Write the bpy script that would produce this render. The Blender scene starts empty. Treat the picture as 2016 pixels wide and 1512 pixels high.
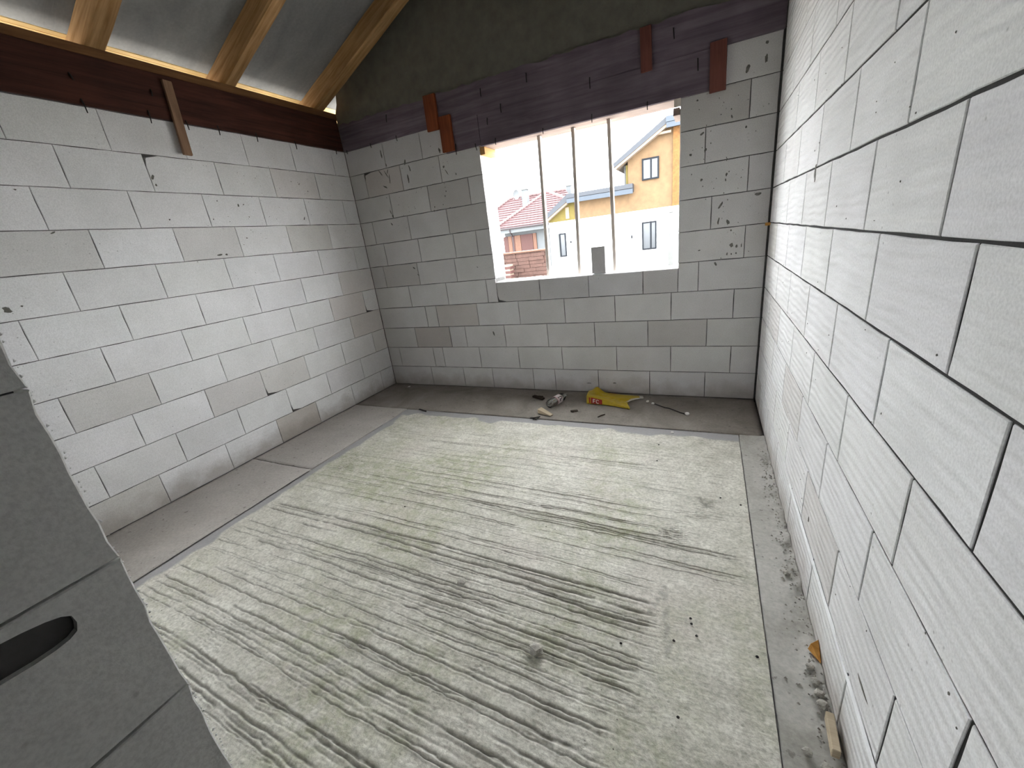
import bpy, bmesh, math, random
import numpy as np
from mathutils import Vector, Matrix, noise

scn = bpy.context.scene
COL = scn.collection
rng = random.Random(7)

# ------------------------------------------------------------------ camera, sky, exposure
cam_d = bpy.data.cameras.new('camera'); cam = bpy.data.objects.new('camera', cam_d); COL.objects.link(cam)
YAW, PITCH, ROLL = -0.4668, -0.3340, -0.1243
ca, sa, cb, sb = math.cos(YAW), math.sin(YAW), math.cos(PITCH), math.sin(PITCH)
fwd = Vector((sa*cb, ca*cb, sb)); right = Vector((ca, -sa, 0)); up = right.cross(fwd)
r2 = math.cos(ROLL)*right + math.sin(ROLL)*up
u2 = -math.sin(ROLL)*right + math.cos(ROLL)*up
m = Matrix((r2, u2, -fwd)).transposed().to_4x4(); m.translation = Vector((-0.428, -3.956, 1.592))
cam.matrix_world = m
cam_d.sensor_width = 36.0; cam_d.lens = 801.05/2016*36.0; cam_d.clip_start = 0.02; cam_d.clip_end = 500
scn.camera = cam

world = bpy.data.worlds.new('overcast_sky'); scn.world = world; world.use_nodes = True
bg = world.node_tree.nodes['Background']; bg.inputs[0].default_value = (0.96, 0.98, 1.0, 1); bg.inputs[1].default_value = 1.0
scn.view_settings.view_transform = 'Standard'; scn.view_settings.look = 'None'
scn.view_settings.gamma = 1.0; scn.view_settings.use_curve_mapping = False
scn.view_settings.exposure = 4.39
scn.cycles.max_bounces = 14; scn.cycles.diffuse_bounces = 9; scn.cycles.use_denoising = True
scn.cycles.sample_clamp_indirect = 0

# ------------------------------------------------------------------ materials
def newmat(name):
    mt = bpy.data.materials.new(name); mt.use_nodes = True
    nt = mt.node_tree; b = nt.nodes['Principled BSDF']
    return mt, nt, b
class N:
    """tiny node helper"""
    def __init__(s, nt): s.nt = nt
    def n(s, t, **kw):
        o = s.nt.nodes.new(t)
        for k, v in kw.items(): setattr(o, k, v)
        return o
    def l(s, a, b): s.nt.links.new(a, b)
    def setin(s, sock, v):
        if hasattr(v, 'is_output'): s.l(v, sock)
        else: sock.default_value = v
    def noise(s, vec, scale, detail=4, rough=.55, dist=0):
        o = s.n('ShaderNodeTexNoise'); s.l(vec, o.inputs['Vector'])
        o.inputs['Scale'].default_value = scale; o.inputs['Detail'].default_value = detail
        o.inputs['Roughness'].default_value = rough; o.inputs['Distortion'].default_value = dist
        return o.outputs['Fac']
    def mapv(s, vec, scale=(1,1,1), loc=(0,0,0)):
        o = s.n('ShaderNodeMapping'); s.l(vec, o.inputs['Vector']); o.inputs['Scale'].default_value = scale; o.inputs['Location'].default_value = loc
        return o.outputs[0]
    def ramp(s, fac, a, b, ca=(0,0,0,1), cb=(1,1,1,1)):
        o = s.n('ShaderNodeValToRGB'); s.l(fac, o.inputs[0]); e = o.color_ramp.elements
        e[0].position = a; e[0].color = ca; e[1].position = b; e[1].color = cb
        return o.outputs[0]
    def mix(s, fac, a, b, mode='MIX'):
        o = s.n('ShaderNodeMix', data_type='RGBA', blend_type=mode)
        s.setin(o.inputs[0], fac); s.setin(o.inputs[6], a); s.setin(o.inputs[7], b)
        return o.outputs[2]
    def math(s, op, a, b=0.0, c=0.0):
        o = s.n('ShaderNodeMath', operation=op); s.setin(o.inputs[0], a); s.setin(o.inputs[1], b); s.setin(o.inputs[2], c)
        return o.outputs[0]
    def bump(s, h, strength, dist, prev=None):
        o = s.n('ShaderNodeBump'); s.l(h, o.inputs['Height']); o.inputs['Strength'].default_value = strength; o.inputs['Distance'].default_value = dist
        if prev is not None: s.l(prev, o.inputs['Normal'])
        return o.outputs[0]
    def pos(s):
        return s.n('ShaderNodeNewGeometry').outputs['Position']
    def obj(s):
        return s.n('ShaderNodeTexCoord').outputs['Object']

def c4(c): return (c[0], c[1], c[2], 1)
def simple(name, col, rough=.8, var=.15, scale=12, bump=.2, bdist=.004, spec=.3, metal=0.0):
    mt, nt, b = newmat(name); k = N(nt); p = k.pos()
    f = k.noise(p, scale, 5)
    lo = c4([x*(1-var) for x in col]); hi = c4([min(1, x*(1+var)) for x in col])
    k.l(k.ramp(f, .3, .7, lo, hi), b.inputs['Base Color'])
    b.inputs['Roughness'].default_value = rough; b.inputs['Metallic'].default_value = metal
    b.inputs['Specular IOR Level'].default_value = spec
    if bump: k.l(k.bump(k.noise(p, scale*6, 4), bump, bdist), b.inputs['Normal'])
    return mt

def aac(name, col, ripples, tone=1.0):
    """aerated concrete block: fine pores, tone from the block's own colour, dirt band above the floor"""
    mt, nt, b = newmat(name); k = N(nt); p = k.pos()
    oi = k.n('ShaderNodeObjectInfo')
    big = k.noise(p, 3.0, 5, .6); fine = k.noise(p, 160, 3, .6)
    base = k.mix(1.0, c4(col), oi.outputs['Color'], 'MULTIPLY')
    base = k.mix(1.0, base, k.ramp(big, .3, .72, (.90,.90,.89,1), (1.03,1.03,1.03,1)), 'MULTIPLY')
    base = k.mix(1.0, base, k.ramp(fine, .32, .62, (.86,.86,.86,1), (1.03,1.03,1.03,1)), 'MULTIPLY')
    if ripples > .3:
        st = k.noise(k.mapv(p, (1, 1.6, 34)), 1.0, 5, .6, .3)
        base = k.mix(1.0, base, k.ramp(st, .34, .66, (.935,.935,.935,1), (1.02,1.02,1.02,1)), 'MULTIPLY')
    # small dark specks, thinly scattered
    v = k.n('ShaderNodeTexVoronoi'); k.l(p, v.inputs['Vector']); v.inputs['Scale'].default_value = 26
    gate = k.ramp(k.noise(p, 2.2, 3), .5, .62)
    sp = k.ramp(v.outputs['Distance'], .05, .12, (1,1,1,1), (0,0,0,1))
    base = k.mix(k.math('MULTIPLY', k.math('MULTIPLY', sp, gate), .55), base, (.16,.155,.15,1))
    # splashed dirt and damp at the foot of the wall
    sx = k.n('ShaderNodeSeparateXYZ'); k.l(p, sx.inputs[0])
    z = k.math('ADD', sx.outputs['Z'], k.math('MULTIPLY', k.math('SUBTRACT', k.noise(p, 4.5, 5, .6), .5), .34))
    base = k.mix(k.ramp(z, .02, .17, (.62,.62,.62,1), (0,0,0,1)), base, (.30,.265,.225,1))
    k.l(base, b.inputs['Base Color']); b.inputs['Roughness'].default_value = .95; b.inputs['Specular IOR Level'].default_value = .15
    nrm = k.bump(fine, .35, .0015)
    nrm = k.bump(k.ramp(v.outputs['Distance'], .0, .2), .25, .0015, nrm)
    if ripples:
        w = k.n('ShaderNodeTexWave', wave_type='BANDS', bands_direction='Z')
        off = k.n('ShaderNodeCombineXYZ'); k.l(k.math('MULTIPLY', oi.outputs['Random'], 37.0), off.inputs[2]); k.l(k.math('MULTIPLY', oi.outputs['Random'], 11.0), off.inputs[1])
        ad = k.n('ShaderNodeVectorMath', operation='ADD'); k.l(p, ad.inputs[0]); k.l(off.outputs[0], ad.inputs[1])
        k.l(k.mapv(ad.outputs[0], (1, .45, 1)), w.inputs['Vector'])
        w.inputs['Scale'].default_value = 9; w.inputs['Distortion'].default_value = 5; w.inputs['Detail'].default_value = 2; w.inputs['Detail Scale'].default_value = 1.0
        nrm = k.bump(w.outputs['Fac'], ripples, .006, nrm)
    k.l(nrm, b.inputs['Normal'])
    return mt

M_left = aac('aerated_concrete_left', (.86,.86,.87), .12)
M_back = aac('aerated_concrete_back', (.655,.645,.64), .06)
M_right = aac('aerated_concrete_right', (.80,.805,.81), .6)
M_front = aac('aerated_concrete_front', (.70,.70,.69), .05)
M_mortar = simple('dark_bed_mortar', (.085,.083,.08), .95, .2, 30)
M_jointshade = simple('wall_joint_shade', (.022,.0215,.021), .95, .2, 30)  # near-black core: shade of the right wall's joints put into its colour
M_seam = simple('floor_joint_shade', (.045,.042,.04), .95, .3, 60)  # dark colour stands in for shade in the open floor joints
M_smear = simple('white_thin_bed_mortar', (.84,.85,.86), .9, .06, 20)
M_splash = simple('grey_cement_splash', (.15,.145,.13), .95, .3, 40)
M_conc = simple('ring_beam_concrete', (.17,.165,.165), .9, .25, 9, .5, .006)
M_gable = simple('gable_render', (.155,.15,.125), .95, .15, 10, .4, .005)
M_dark = simple('blackened_steel', (.02,.018,.017), .7, .2, 40)
M_underlay = None

def wood(name, col, dark, scale=1.0, axis=0, rough=.8, spec=.25):
    """grain runs along the object's own axis"""
    mt, nt, b = newmat(name); k = N(nt); o = k.obj()
    sc = [26*scale]*3; sc[axis] = 1.6*scale
    g = k.noise(k.mapv(o, tuple(sc)), 1.0, 6, .65, .6)
    blot = k.noise(o, 2.2, 3)
    c = k.mix(k.ramp(g, .34, .66), c4(dark), c4(col))
    c = k.mix(1.0, c, k.ramp(blot, .3, .7, (.72,.70,.66,1), (1.1,1.08,1.02,1)), 'MULTIPLY')
    k.l(c, b.inputs['Base Color']); b.inputs['Roughness'].default_value = rough; b.inputs['Specular IOR Level'].default_value = spec
    k.l(k.bump(g, .35, .003), b.inputs['Normal'])
    return mt
M_rafter = wood('rafter_spruce', (.46,.285,.14), (.25,.135,.052))
M_plate = wood('wall_plate_wood', (.25,.13,.058), (.13,.06,.026), 1, 1)
M_eave = wood('eave_board_wood', (.82,.60,.30), (.68,.47,.20), 1, 1)
M_formL = wood('formwork_board_red', (.085,.030,.020), (.035,.012,.009), 1.0, 1, .75)
M_formB = wood('formwork_board_dark', (.215,.18,.225), (.125,.10,.13), .8, 0, .85)
M_cleat = wood('red_brown_cleat', (.30,.085,.035), (.15,.040,.018), 1, 2)
M_cleat2 = wood('dull_red_cleat', (.20,.075,.062), (.13,.05,.042), 1, 2)
M_lath = wood('planed_lath', (.34,.215,.14), (.22,.13,.085), 1, 2)
M_prop = wood('window_lath_wood', (.76,.70,.66), (.60,.53,.49), 1, 2)
M_soffit = wood('pale_soffit_board', (.30,.235,.215), (.25,.19,.17), 1, 0)
M_endb = wood('orange_end_board', (.62,.36,.16), (.45,.24,.09), 1, 1)
M_pale = wood('pale_offcut', (.62,.54,.42), (.48,.40,.29), 2, 0)
M_orange = wood('orange_offcut', (.72,.40,.12), (.55,.26,.06), 2, 0)
M_bark = wood('dark_wood_scrap', (.05,.035,.025), (.02,.014,.01), 2, 0)

def underlay_mat():
    mt, nt, b = newmat('roof_underlay_felt'); k = N(nt); p = k.pos()
    f = k.noise(k.mapv(p, (1, 2.5, 1)), 1.6, 5, .6, .4); g = k.noise(p, 45, 3)
    c = k.mix(k.ramp(f, .3, .7), (.13,.133,.13,1), (.21,.21,.20,1))
    c = k.mix(1.0, c, k.ramp(g, .3, .7, (.9,.9,.9,1), (1.05,1.05,1.05,1)), 'MULTIPLY')
    k.l(c, b.inputs['Base Color']); b.inputs['Roughness'].default_value = .85
    k.l(k.bump(f, .4, .02), b.inputs['Normal'])
    return mt
M_underlay = underlay_mat()

def strip_mat(name, col, col2, rough=.7):
    mt, nt, b = newmat(name); k = N(nt); p = k.pos()
    a = k.noise(p, 2.6, 6, .65, .5); f = k.noise(p, 60, 4, .6)
    c = k.mix(k.ramp(a, .3, .7), c4(col), c4(col2))
    c = k.mix(1.0, c, k.ramp(f, .3, .65, (.85,.85,.85,1), (1.06,1.06,1.06,1)), 'MULTIPLY')
    sp = k.ramp(k.noise(p, 24, 3, .5), .66, .70)
    c = k.mix(k.math('MULTIPLY', sp, .55), c, (.09,.08,.07,1))
    k.l(c, b.inputs['Base Color']); b.inputs['Roughness'].default_value = rough; b.inputs['Specular IOR Level'].default_value = .4
    k.l(k.bump(k.noise(p, 35, 5, .65), .5, .004), b.inputs['Normal'])
    return mt
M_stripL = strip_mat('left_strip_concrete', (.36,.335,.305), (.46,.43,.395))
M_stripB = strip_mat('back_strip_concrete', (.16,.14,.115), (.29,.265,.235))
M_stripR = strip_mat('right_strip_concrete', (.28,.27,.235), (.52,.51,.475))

def ribbed_mat():
    mt, nt, b = newmat('raked_slab_concrete'); k = N(nt); p = k.pos()
    big = k.noise(p, 1.3, 5, .6, .4); mid = k.noise(p, 7, 6, .65); fine = k.noise(p, 70, 4, .65)
    str_ = k.noise(k.mapv(p, (1.2, 22, 1)), 1.0, 5, .6)
    c = k.mix(k.ramp(mid, .3, .7), (.44,.427,.365,1), (.685,.67,.605,1))
    grit = k.noise(p, 34, 5, .7)
    c = k.mix(1.0, c, k.ramp(grit, .34, .56, (.82,.82,.80,1), (1.05,1.05,1.05,1)), 'MULTIPLY')
    # thin green algae film in patches
    sx = k.n('ShaderNodeSeparateXYZ'); k.l(p, sx.inputs[0])
    moss = k.math('MULTIPLY', k.ramp(big, .46, .63), k.ramp(k.noise(p, 13, 5, .7), .38, .58))
    c = k.mix(k.math('MULTIPLY', moss, .8), c, (.36,.37,.245,1))
    c = k.mix(k.math('MULTIPLY', k.ramp(k.noise(k.mapv(p, (1,1,1), (4,9,0)), 1.9, 4), .55, .7), .35), c, (.56,.50,.46,1))
    c = k.mix(1.0, c, k.ramp(str_, .32, .68, (.93,.93,.92,1), (1.04,1.04,1.04,1)), 'MULTIPLY')
    c = k.mix(1.0, c, k.ramp(fine, .34, .58, (.76,.76,.74,1), (1.08,1.08,1.08,1)), 'MULTIPLY')
    # shade of the rake grooves painted into the colour (attribute = groove depth)
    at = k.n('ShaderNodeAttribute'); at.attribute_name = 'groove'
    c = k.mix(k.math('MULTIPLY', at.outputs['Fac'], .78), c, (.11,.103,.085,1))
    vo = k.n('ShaderNodeTexVoronoi'); k.l(p, vo.inputs['Vector']); vo.inputs['Scale'].default_value = 42
    pit = k.math('MULTIPLY', k.ramp(vo.outputs['Distance'], .10, .24, (1,1,1,1), (0,0,0,1)), k.ramp(k.noise(p, 5, 4, .6), .48, .60))
    c = k.mix(k.math('MULTIPLY', pit, .5), c, (.20,.20,.15,1))
    # smooth mortar margin along the slab edges
    at2 = k.n('ShaderNodeAttribute'); at2.attribute_name = 'margin'
    c = k.mix(k.math('MULTIPLY', at2.outputs['Fac'], .85), c, (.27,.265,.275,1))
    k.l(c, b.inputs['Base Color'])
    k.l(k.ramp(mid, .3, .7, (.48,.48,.48,1), (.72,.72,.72,1)), b.inputs['Roughness'])
    b.inputs['Specular IOR Level'].default_value = .5
    k.l(k.bump(k.noise(p, 110, 4, .7), .5, .003, k.bump(k.noise(p, 34, 5, .7), .4, .005)), b.inputs['Normal'])
    return mt
M_slab = ribbed_mat()

# exterior
M_white = simple('white_render', (.62,.62,.62), .9, .03, 4, .1)
M_or1 = simple('cream_orange_wall', (.085,.054,.028), .9, .14, 3.5, .2)
M_or2 = simple('orange_board_wall', (.092,.042,.012), .9, .25, 9, .3)
M_yellow = simple('yellow_insulation', (.066,.052,.012), .9, .1, 5, .2)
M_fascia = simple('grey_blue_sheet', (.017,.0205,.0265), .5, .06, 4, .0)
M_fascia2 = simple('light_blue_sheet', (.023,.0315,.043), .5, .06, 4, .0)
M_cream = simple('cream_board', (.13,.10,.075), .8, .08, 6, .1)
M_frame = simple('anthracite_frame', (.0075,.009,.0115), .7, .05, 10, 0, .004, .08)
M_palegrey = simple('pale_grey_panel', (.065,.067,.065), .8, .05, 6, .1)
M_tile = simple('red_roof_tile', (.060,.030,.031), .8, .25, 11, .3, .01)
M_ridge = simple('ridge_cap_tile', (.095,.062,.062), .8, .2, 11, .3, .01)
M_hwall = simple('house_white_wall', (.072,.078,.082), .9, .03, 4, .1)
M_brownd = simple('dark_brown_shutter', (.034,.012,.010), .7, .15, 12, .1)
M_brownl = simple('orange_brown_shutter', (.070,.033,.020), .7, .12, 12, .1)
M_gutter = simple('brown_gutter', (.022,.017,.019), .5, .1, 10, 0)
M_stone = simple('brown_stone_wall', (.042,.022,.017), .9, .22, 7, .8, .02)
M_ground = simple('yard_ground', (.36,.345,.32), .95, .12, 1.2, .3)
def pane_mat():
    mt, nt, b = newmat('window_pane'); b.inputs['Base Color'].default_value = (.035,.04,.046,1); b.inputs['Roughness'].default_value = .12
    b.inputs['Specular IOR Level'].default_value = .4; return mt
M_pane = pane_mat()
M_bag = simple('yellow_plastic_sack', (.46,.33,.012), .42, .12, 14, .25, .004, .5)
M_bagw = simple('white_sack_lining', (.62,.60,.55), .6, .1, 20, .2)
M_red = simple('red_print', (.33,.025,.022), .45, .1, 30, 0)
M_print = simple('white_print', (.75,.70,.66), .5, .05, 30, 0)
M_label = simple('pale_bottle_label', (.62,.55,.545), .5, .05, 30, 0)
M_lred = simple('dull_red_band', (.30,.11,.125), .5, .05, 30, 0)
M_ldark = simple('dark_label_print', (.05,.025,.03), .5, .05, 30, 0)
def pet_mat():
    mt, nt, b = newmat('clear_bottle_plastic'); k = N(nt)
    tr = k.n('ShaderNodeBsdfTransparent'); tr.inputs[0].default_value = (.86,.88,.87,1)
    gl = k.n('ShaderNodeBsdfGlossy'); gl.inputs['Roughness'].default_value = .04; gl.inputs['Color'].default_value = (.95,.95,.95,1)
    fr = k.n('ShaderNodeFresnel'); fr.inputs[0].default_value = 1.55
    mx = k.n('ShaderNodeMixShader'); k.l(k.math('ADD', fr.outputs[0], .05), mx.inputs[0]); k.l(tr.outputs[0], mx.inputs[1]); k.l(gl.outputs[0], mx.inputs[2])
    k.l(mx.outputs[0], nt.nodes['Material Output'].inputs[0]); return mt
M_pet = pet_mat()
M_foam = simple('white_crumb', (.72,.70,.66), .9, .06, 60, .4)
M_lump = simple('concrete_lump', (.40,.385,.34), .95, .25, 50, .7)

# ------------------------------------------------------------------ geometry helpers
def link(name, me, mat=None, parent=None, loc=(0,0,0), rotz=0.0):
    o = bpy.data.objects.new(name, me); COL.objects.link(o)
    if mat is not None and me is not None and not me.materials: me.materials.append(mat)
    o.location = loc; o.rotation_euler = (0,0,rotz)
    if parent is not None: o.parent = parent
    return o
class MB:
    def __init__(s): s.v = []; s.f = []
    def add(s, vs, fs):
        b = len(s.v); s.v += [tuple(x) for x in vs]; s.f += [tuple(i+b for i in f) for f in fs]; return s
    def box(s, x0,x1,y0,y1,z0,z1):
        if x1<x0: x0,x1=x1,x0
        if y1<y0: y0,y1=y1,y0
        if z1<z0: z0,z1=z1,z0
        return s.add([(x0,y0,z0),(x1,y0,z0),(x1,y1,z0),(x0,y1,z0),(x0,y0,z1),(x1,y0,z1),(x1,y1,z1),(x0,y1,z1)],
                     [(3,2,1,0),(4,5,6,7),(0,1,5,4),(1,2,6,5),(2,3,7,6),(3,0,4,7)])
    def prism(s, pts, y0, y1):
        """polygon in x,z (counter-clockwise seen from -y) pushed from y0 to y1"""
        n = len(pts)
        return s.add([(x,y0,z) for x,z in pts]+[(x,y1,z) for x,z in pts],
                     [tuple(range(n)), tuple(range(2*n-1,n-1,-1))]+[(i,i+n,(i+1)%n+n,(i+1)%n) for i in range(n)])
    def beam(s, a, b, w, h, upv=(0,0,1)):
        a = Vector(a); b = Vector(b); d = (b-a).normalized(); sd = d.cross(Vector(upv)).normalized(); uu = sd.cross(d)
        vs = [p+sd*(w/2*i)+uu*(h/2*j) for p in (a,b) for i,j in ((-1,-1),(1,-1),(1,1),(-1,1))]
        return s.add(vs, [(0,1,2,3),(7,6,5,4),(0,4,5,1),(1,5,6,2),(2,6,7,3),(3,7,4,0)])
    def tube(s, pts, r, n=8):
        pts = [Vector(p) for p in pts]; rings = []
        for i,p in enumerate(pts):
            d = (pts[min(i+1,len(pts)-1)]-pts[max(i-1,0)]).normalized()
            a = d.cross(Vector((.3,.2,1)) if abs(d.z)<.9 else Vector((1,.2,.1))).normalized(); bb = d.cross(a)
            rr = r[i] if isinstance(r,(list,tuple)) else r
            rings.append([p+a*rr*math.cos(2*math.pi*k/n)+bb*rr*math.sin(2*math.pi*k/n) for k in range(n)])
        vs = [v for R in rings for v in R]; fs = []
        for i in range(len(pts)-1):
            for k in range(n): fs.append((i*n+k, i*n+(k+1)%n, (i+1)*n+(k+1)%n, (i+1)*n+k))
        fs.append(tuple(range(n-1,-1,-1))); fs.append(tuple((len(pts)-1)*n+k for k in range(n)))
        return s.add(vs, fs)
    def mesh(s, name, fix=True):
        me = bpy.data.meshes.new(name); me.from_pydata(s.v, [], s.f)
        if fix:
            bm = bmesh.new(); bm.from_mesh(me); bmesh.ops.recalc_face_normals(bm, faces=bm.faces); bm.to_mesh(me); bm.free()
        return me
    def build(s, name, mat, parent=None, bevel=0.0, smooth=False, origin=None):
        me = s.mesh(name)
        if origin is not None:
            me.transform(Matrix.Translation(-Vector(origin)))
        if bevel:
            bm = bmesh.new(); bm.from_mesh(me)
            bmesh.ops.bevel(bm, geom=list(bm.edges), offset=bevel, segments=1, affect='EDGES', clamp_overlap=True); bm.to_mesh(me); bm.free()
        if smooth:
            for p in me.polygons: p.use_smooth = True
        o = link(name, me, mat, parent)
        if origin is not None: o.location = origin
        return o
def tag(o, label=None, cat=None, group=None, kind=None):
    if label: o['label'] = label
    if cat: o['category'] = cat
    if group: o['group'] = group
    if kind: o['kind'] = kind
    return o
def empty(name, loc=(0,0,0), rotz=0.0):
    o = bpy.data.objects.new(name, None); COL.objects.link(o); o.location = loc; o.rotation_euler = (0,0,rotz); o.empty_display_size = .1
    return o

# ------------------------------------------------------------------ aerated concrete blocks
CZ = [0.0] + [0.246 + .25*k for k in range(0, 14)]
_bcache = {}
def block_mesh(L, H, D, variant, rag=0.0, chip=None):
    key = (round(L,3), round(H,3), D, variant, rag, chip)
    if key in _bcache: return _bcache[key]
    r = random.Random(hash(key[:4]) & 0xffff)
    hx, hz = L/2, H/2; j = .0010 if D > .2 else .0013
    out = []
    def side(ax, az, bx, bz, n, amp):
        for i in range(n):
            t = i/n; x = ax+(bx-ax)*t; z = az+(bz-az)*t
            nx, nz = (az-bz), (bx-ax); l = math.hypot(nx,nz) or 1
            d = r.uniform(0, 2*amp) if i else 0
            out.append((x+nx/l*d, z+nz/l*d))
    side(-hx,-hz, hx,-hz, max(2,int(L/.09)), j)
    side( hx,-hz, hx, hz, 9 if rag else 3, rag if rag else j)
    side( hx, hz,-hx, hz, max(2,int(L/.09)), j)
    side(-hx, hz,-hx,-hz, 3, j)
    if chip:       # a broken corner
        cx = -hx if 'l' in chip else hx; cz = hz if 't' in chip else -hz; cs = .016
        out = [((cx - math.copysign(cs*.8, cx), cz - math.copysign(cs*1.3, cz)) if abs(x-cx)<1e-6 and abs(z-cz)<1e-6 else (x,z)) for x,z in out]
    n = len(out); b = .0022
    ring = lambda y, ins: [(x-math.copysign(min(ins,abs(x)),x), y, z-math.copysign(min(ins,abs(z)),z)) for x,z in out]
    vs = ring(0,b)+ring(b,0)+ring(D,0)
    fs = [tuple(range(n))]+[(i,i+n,(i+1)%n+n,(i+1)%n) for i in range(n)]+[(i+n,i+2*n,(i+1)%n+2*n,(i+1)%n+n) for i in range(n)]+[tuple(range(3*n-1,2*n-1,-1))]
    me = bpy.data.meshes.new('block'); me.from_pydata(vs, [], fs); _bcache[key] = me
    return me
def lay_course(parent, mat, frame, us, z0, z1, gap, D, tone_rng, special={}, chips={}, rag=0.0, vgap=0.0):
    """frame(u, z) -> world location of the face point; us = ascending joints including both ends"""
    rz, place = frame
    for a, b in zip(us[:-1], us[1:]):
        if b-a < .02: continue
        mid = (a+b)/2; L = b-a-gap-vgap; H = z1-z0-gap
        chip = next((c for (cu, c) in chips if abs(cu-mid) < .12), None) if chips else None
        me = block_mesh(L, H, D, rng.randrange(4), rag, chip)
        o = link('block', me, mat, parent, place(mid, (z0+z1)/2), rz)
        t = tone_rng.gauss(1, .022); c = [t*1.0, t*tone_rng.uniform(.992,1.004), t*tone_rng.uniform(.985,1.005)]
        if tone_rng.random() < .06: c = [c[0]*.88, c[1]*.865, c[2]*.845]
        for (su, col) in special:
            if abs(su-mid) < .13: c = col
        o.color = (c[0], c[1], c[2], 1)

def core(name, boxes, mat):
    b = MB()
    for q in boxes: b.box(*q)
    return tag(b.build(name, mat), kind='structure')

W = 4.142
# ---- left wall
wl = core('wall_left', [(-W-.242, -W-.006, -3.145, .25, -.5, 2.745), (-W-.242, -W-.006, -4.04, -3.145, -.5, .996), (-W-.242, -W-.006, -4.04, -3.145, 2.246, 2.745)], M_mortar)  # unseen opening behind the jamb, added to brighten the near room
frL = (math.pi/2, lambda u, z: (-W, u, z))
JL = [[-2.69,-2.19,-1.70,-1.235,-.73,-.23],[-2.986,-2.487,-2.0,-1.509,-1.012,-.5],[-2.682,-2.187,-1.699,-1.213,-.721,-.22],
      [-2.988,-2.494,-1.99,-1.499,-1.014,-.5],[-2.687,-2.186,-1.688,-1.215,-.72,-.22],[-2.985,-2.495,-1.994,-1.498,-1.001,-.51],
      [-2.698,-2.187,-1.682,-1.22,-.702,-.2],[-2.98,-2.483,-1.984,-1.501,-.998,-.492],[-2.671,-2.183,-1.687,-1.194,-.709,-.2],
      [-2.98,-2.48,-2.008,-1.503,-1.002,-.494],[-2.673,-2.178,-1.70,-1.193,-.705,-.2]]
spL = {7:[(-2.73,(.86,.85,.83))], 9:[(-.75,(.93,.90,.88))], 5:[(-.25,(.93,.90,.88))], 4:[(-.47,(.94,.90,.88))], 3:[(-.25,(.90,.86,.83))], 2:[(-.1,(.92,.9,.87))], 0:[(-1.47,(.72,.68,.63)),(-2.9,(.84,.82,.78))]}
chL = {9:[(-1.75,'lt')], 1:[(-1.25,'lb')], 2:[(-1.45,'lb')], 4:[(-.1,'lb')]}
tr = random.Random(3)
for c, js in enumerate(JL):
    us = sorted([0.0]+js+[js[0]-.5*k for k in range(1,3)]+[-4.0]); us = [u for u in us if u >= -4.0]
    if 4 <= c <= 8: us = [-3.14]+[u for u in us if u > -3.1]
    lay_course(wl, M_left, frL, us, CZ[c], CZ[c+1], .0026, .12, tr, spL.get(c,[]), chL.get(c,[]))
# ---- back wall, with the window hole x -2.456..-0.668, z 1.2..2.486
X0, X1, SILL, HEAD = -2.456, -.668, 1.205, 2.486
wb = core('wall_back', [(-W-.242, X0-.008, .007, .243, -.5, 2.745), (X1+.008, .242, .007, .243, -.5, 2.745), (X0-.008, X1+.008, .007, .243, -.5, SILL-.008)], M_mortar)
frB = (0.0, lambda u, z: (u, 0.0, z))
JB = [[-3.521,-3.05,-2.656,-2.144,-1.888,-1.416,-.908,-.417],[-3.964,-3.439,-3.296,-2.788,-2.295,-1.79,-1.221,-.717,-.216],
      [-3.655,-3.15,-2.936,-2.432,-1.93,-1.43,-.921,-.418],[-3.441,-3.285,-2.739,-2.23,-1.725,-1.221,-.718,-.219],
      [-3.624,-3.097,-2.582,-2.462,-1.973,-1.466,-.961,-.663,-.5],[-3.943,-3.443,-2.934,-.166],[-3.86,-3.366,-2.90,-2.624,-.42],
      [-3.963,-3.45,-2.936,-.172],[-3.64,-3.125,-2.628,-.48],[-3.93,-3.43,-2.931,-.19],[-3.605,-3.12,-2.818]]
spB = {3:[(-3.01,(.87,.84,.81))], 2:[(-3.40,(.80,.76,.73))], 4:[(-1.72,(.87,.87,.88)),(-2.2,(.88,.87,.86)),(-1.2,(.95,.95,.97)),(-.8,(.90,.89,.89))], 7:[(-2.7,(.90,.89,.87))], 9:[(-3.68,(.93,.89,.86))]}
chB = {9:[(-3.68,'lt')], 4:[(-2.2,'lb')]}
tr = random.Random(5); XE = -.012
for c, js in enumerate(JB):
    z0, z1 = CZ[c], CZ[c+1]
    if c < 4: segs = [(-W, XE)]
    elif c == 4: segs = [(-W, -2.462), (-.663, XE)]
    elif c == 10: segs = [(-W, -2.818), (-.36, XE)]
    else: segs = [(-W, X0), (X1, XE)]
    for s0, s1 in segs:
        us = [s0]+[j for j in js if s0+.015 < j < s1-.015]+[s1]
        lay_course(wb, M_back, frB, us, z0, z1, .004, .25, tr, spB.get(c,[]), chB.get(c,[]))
    if c == 4:
        us = [-2.462,-1.973,-1.466,-.961,-.663]
        lay_course(wb, M_back, frB, us, z0, SILL, .004, .25, tr, spB.get(c,[]), chB.get(c,[]))
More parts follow.
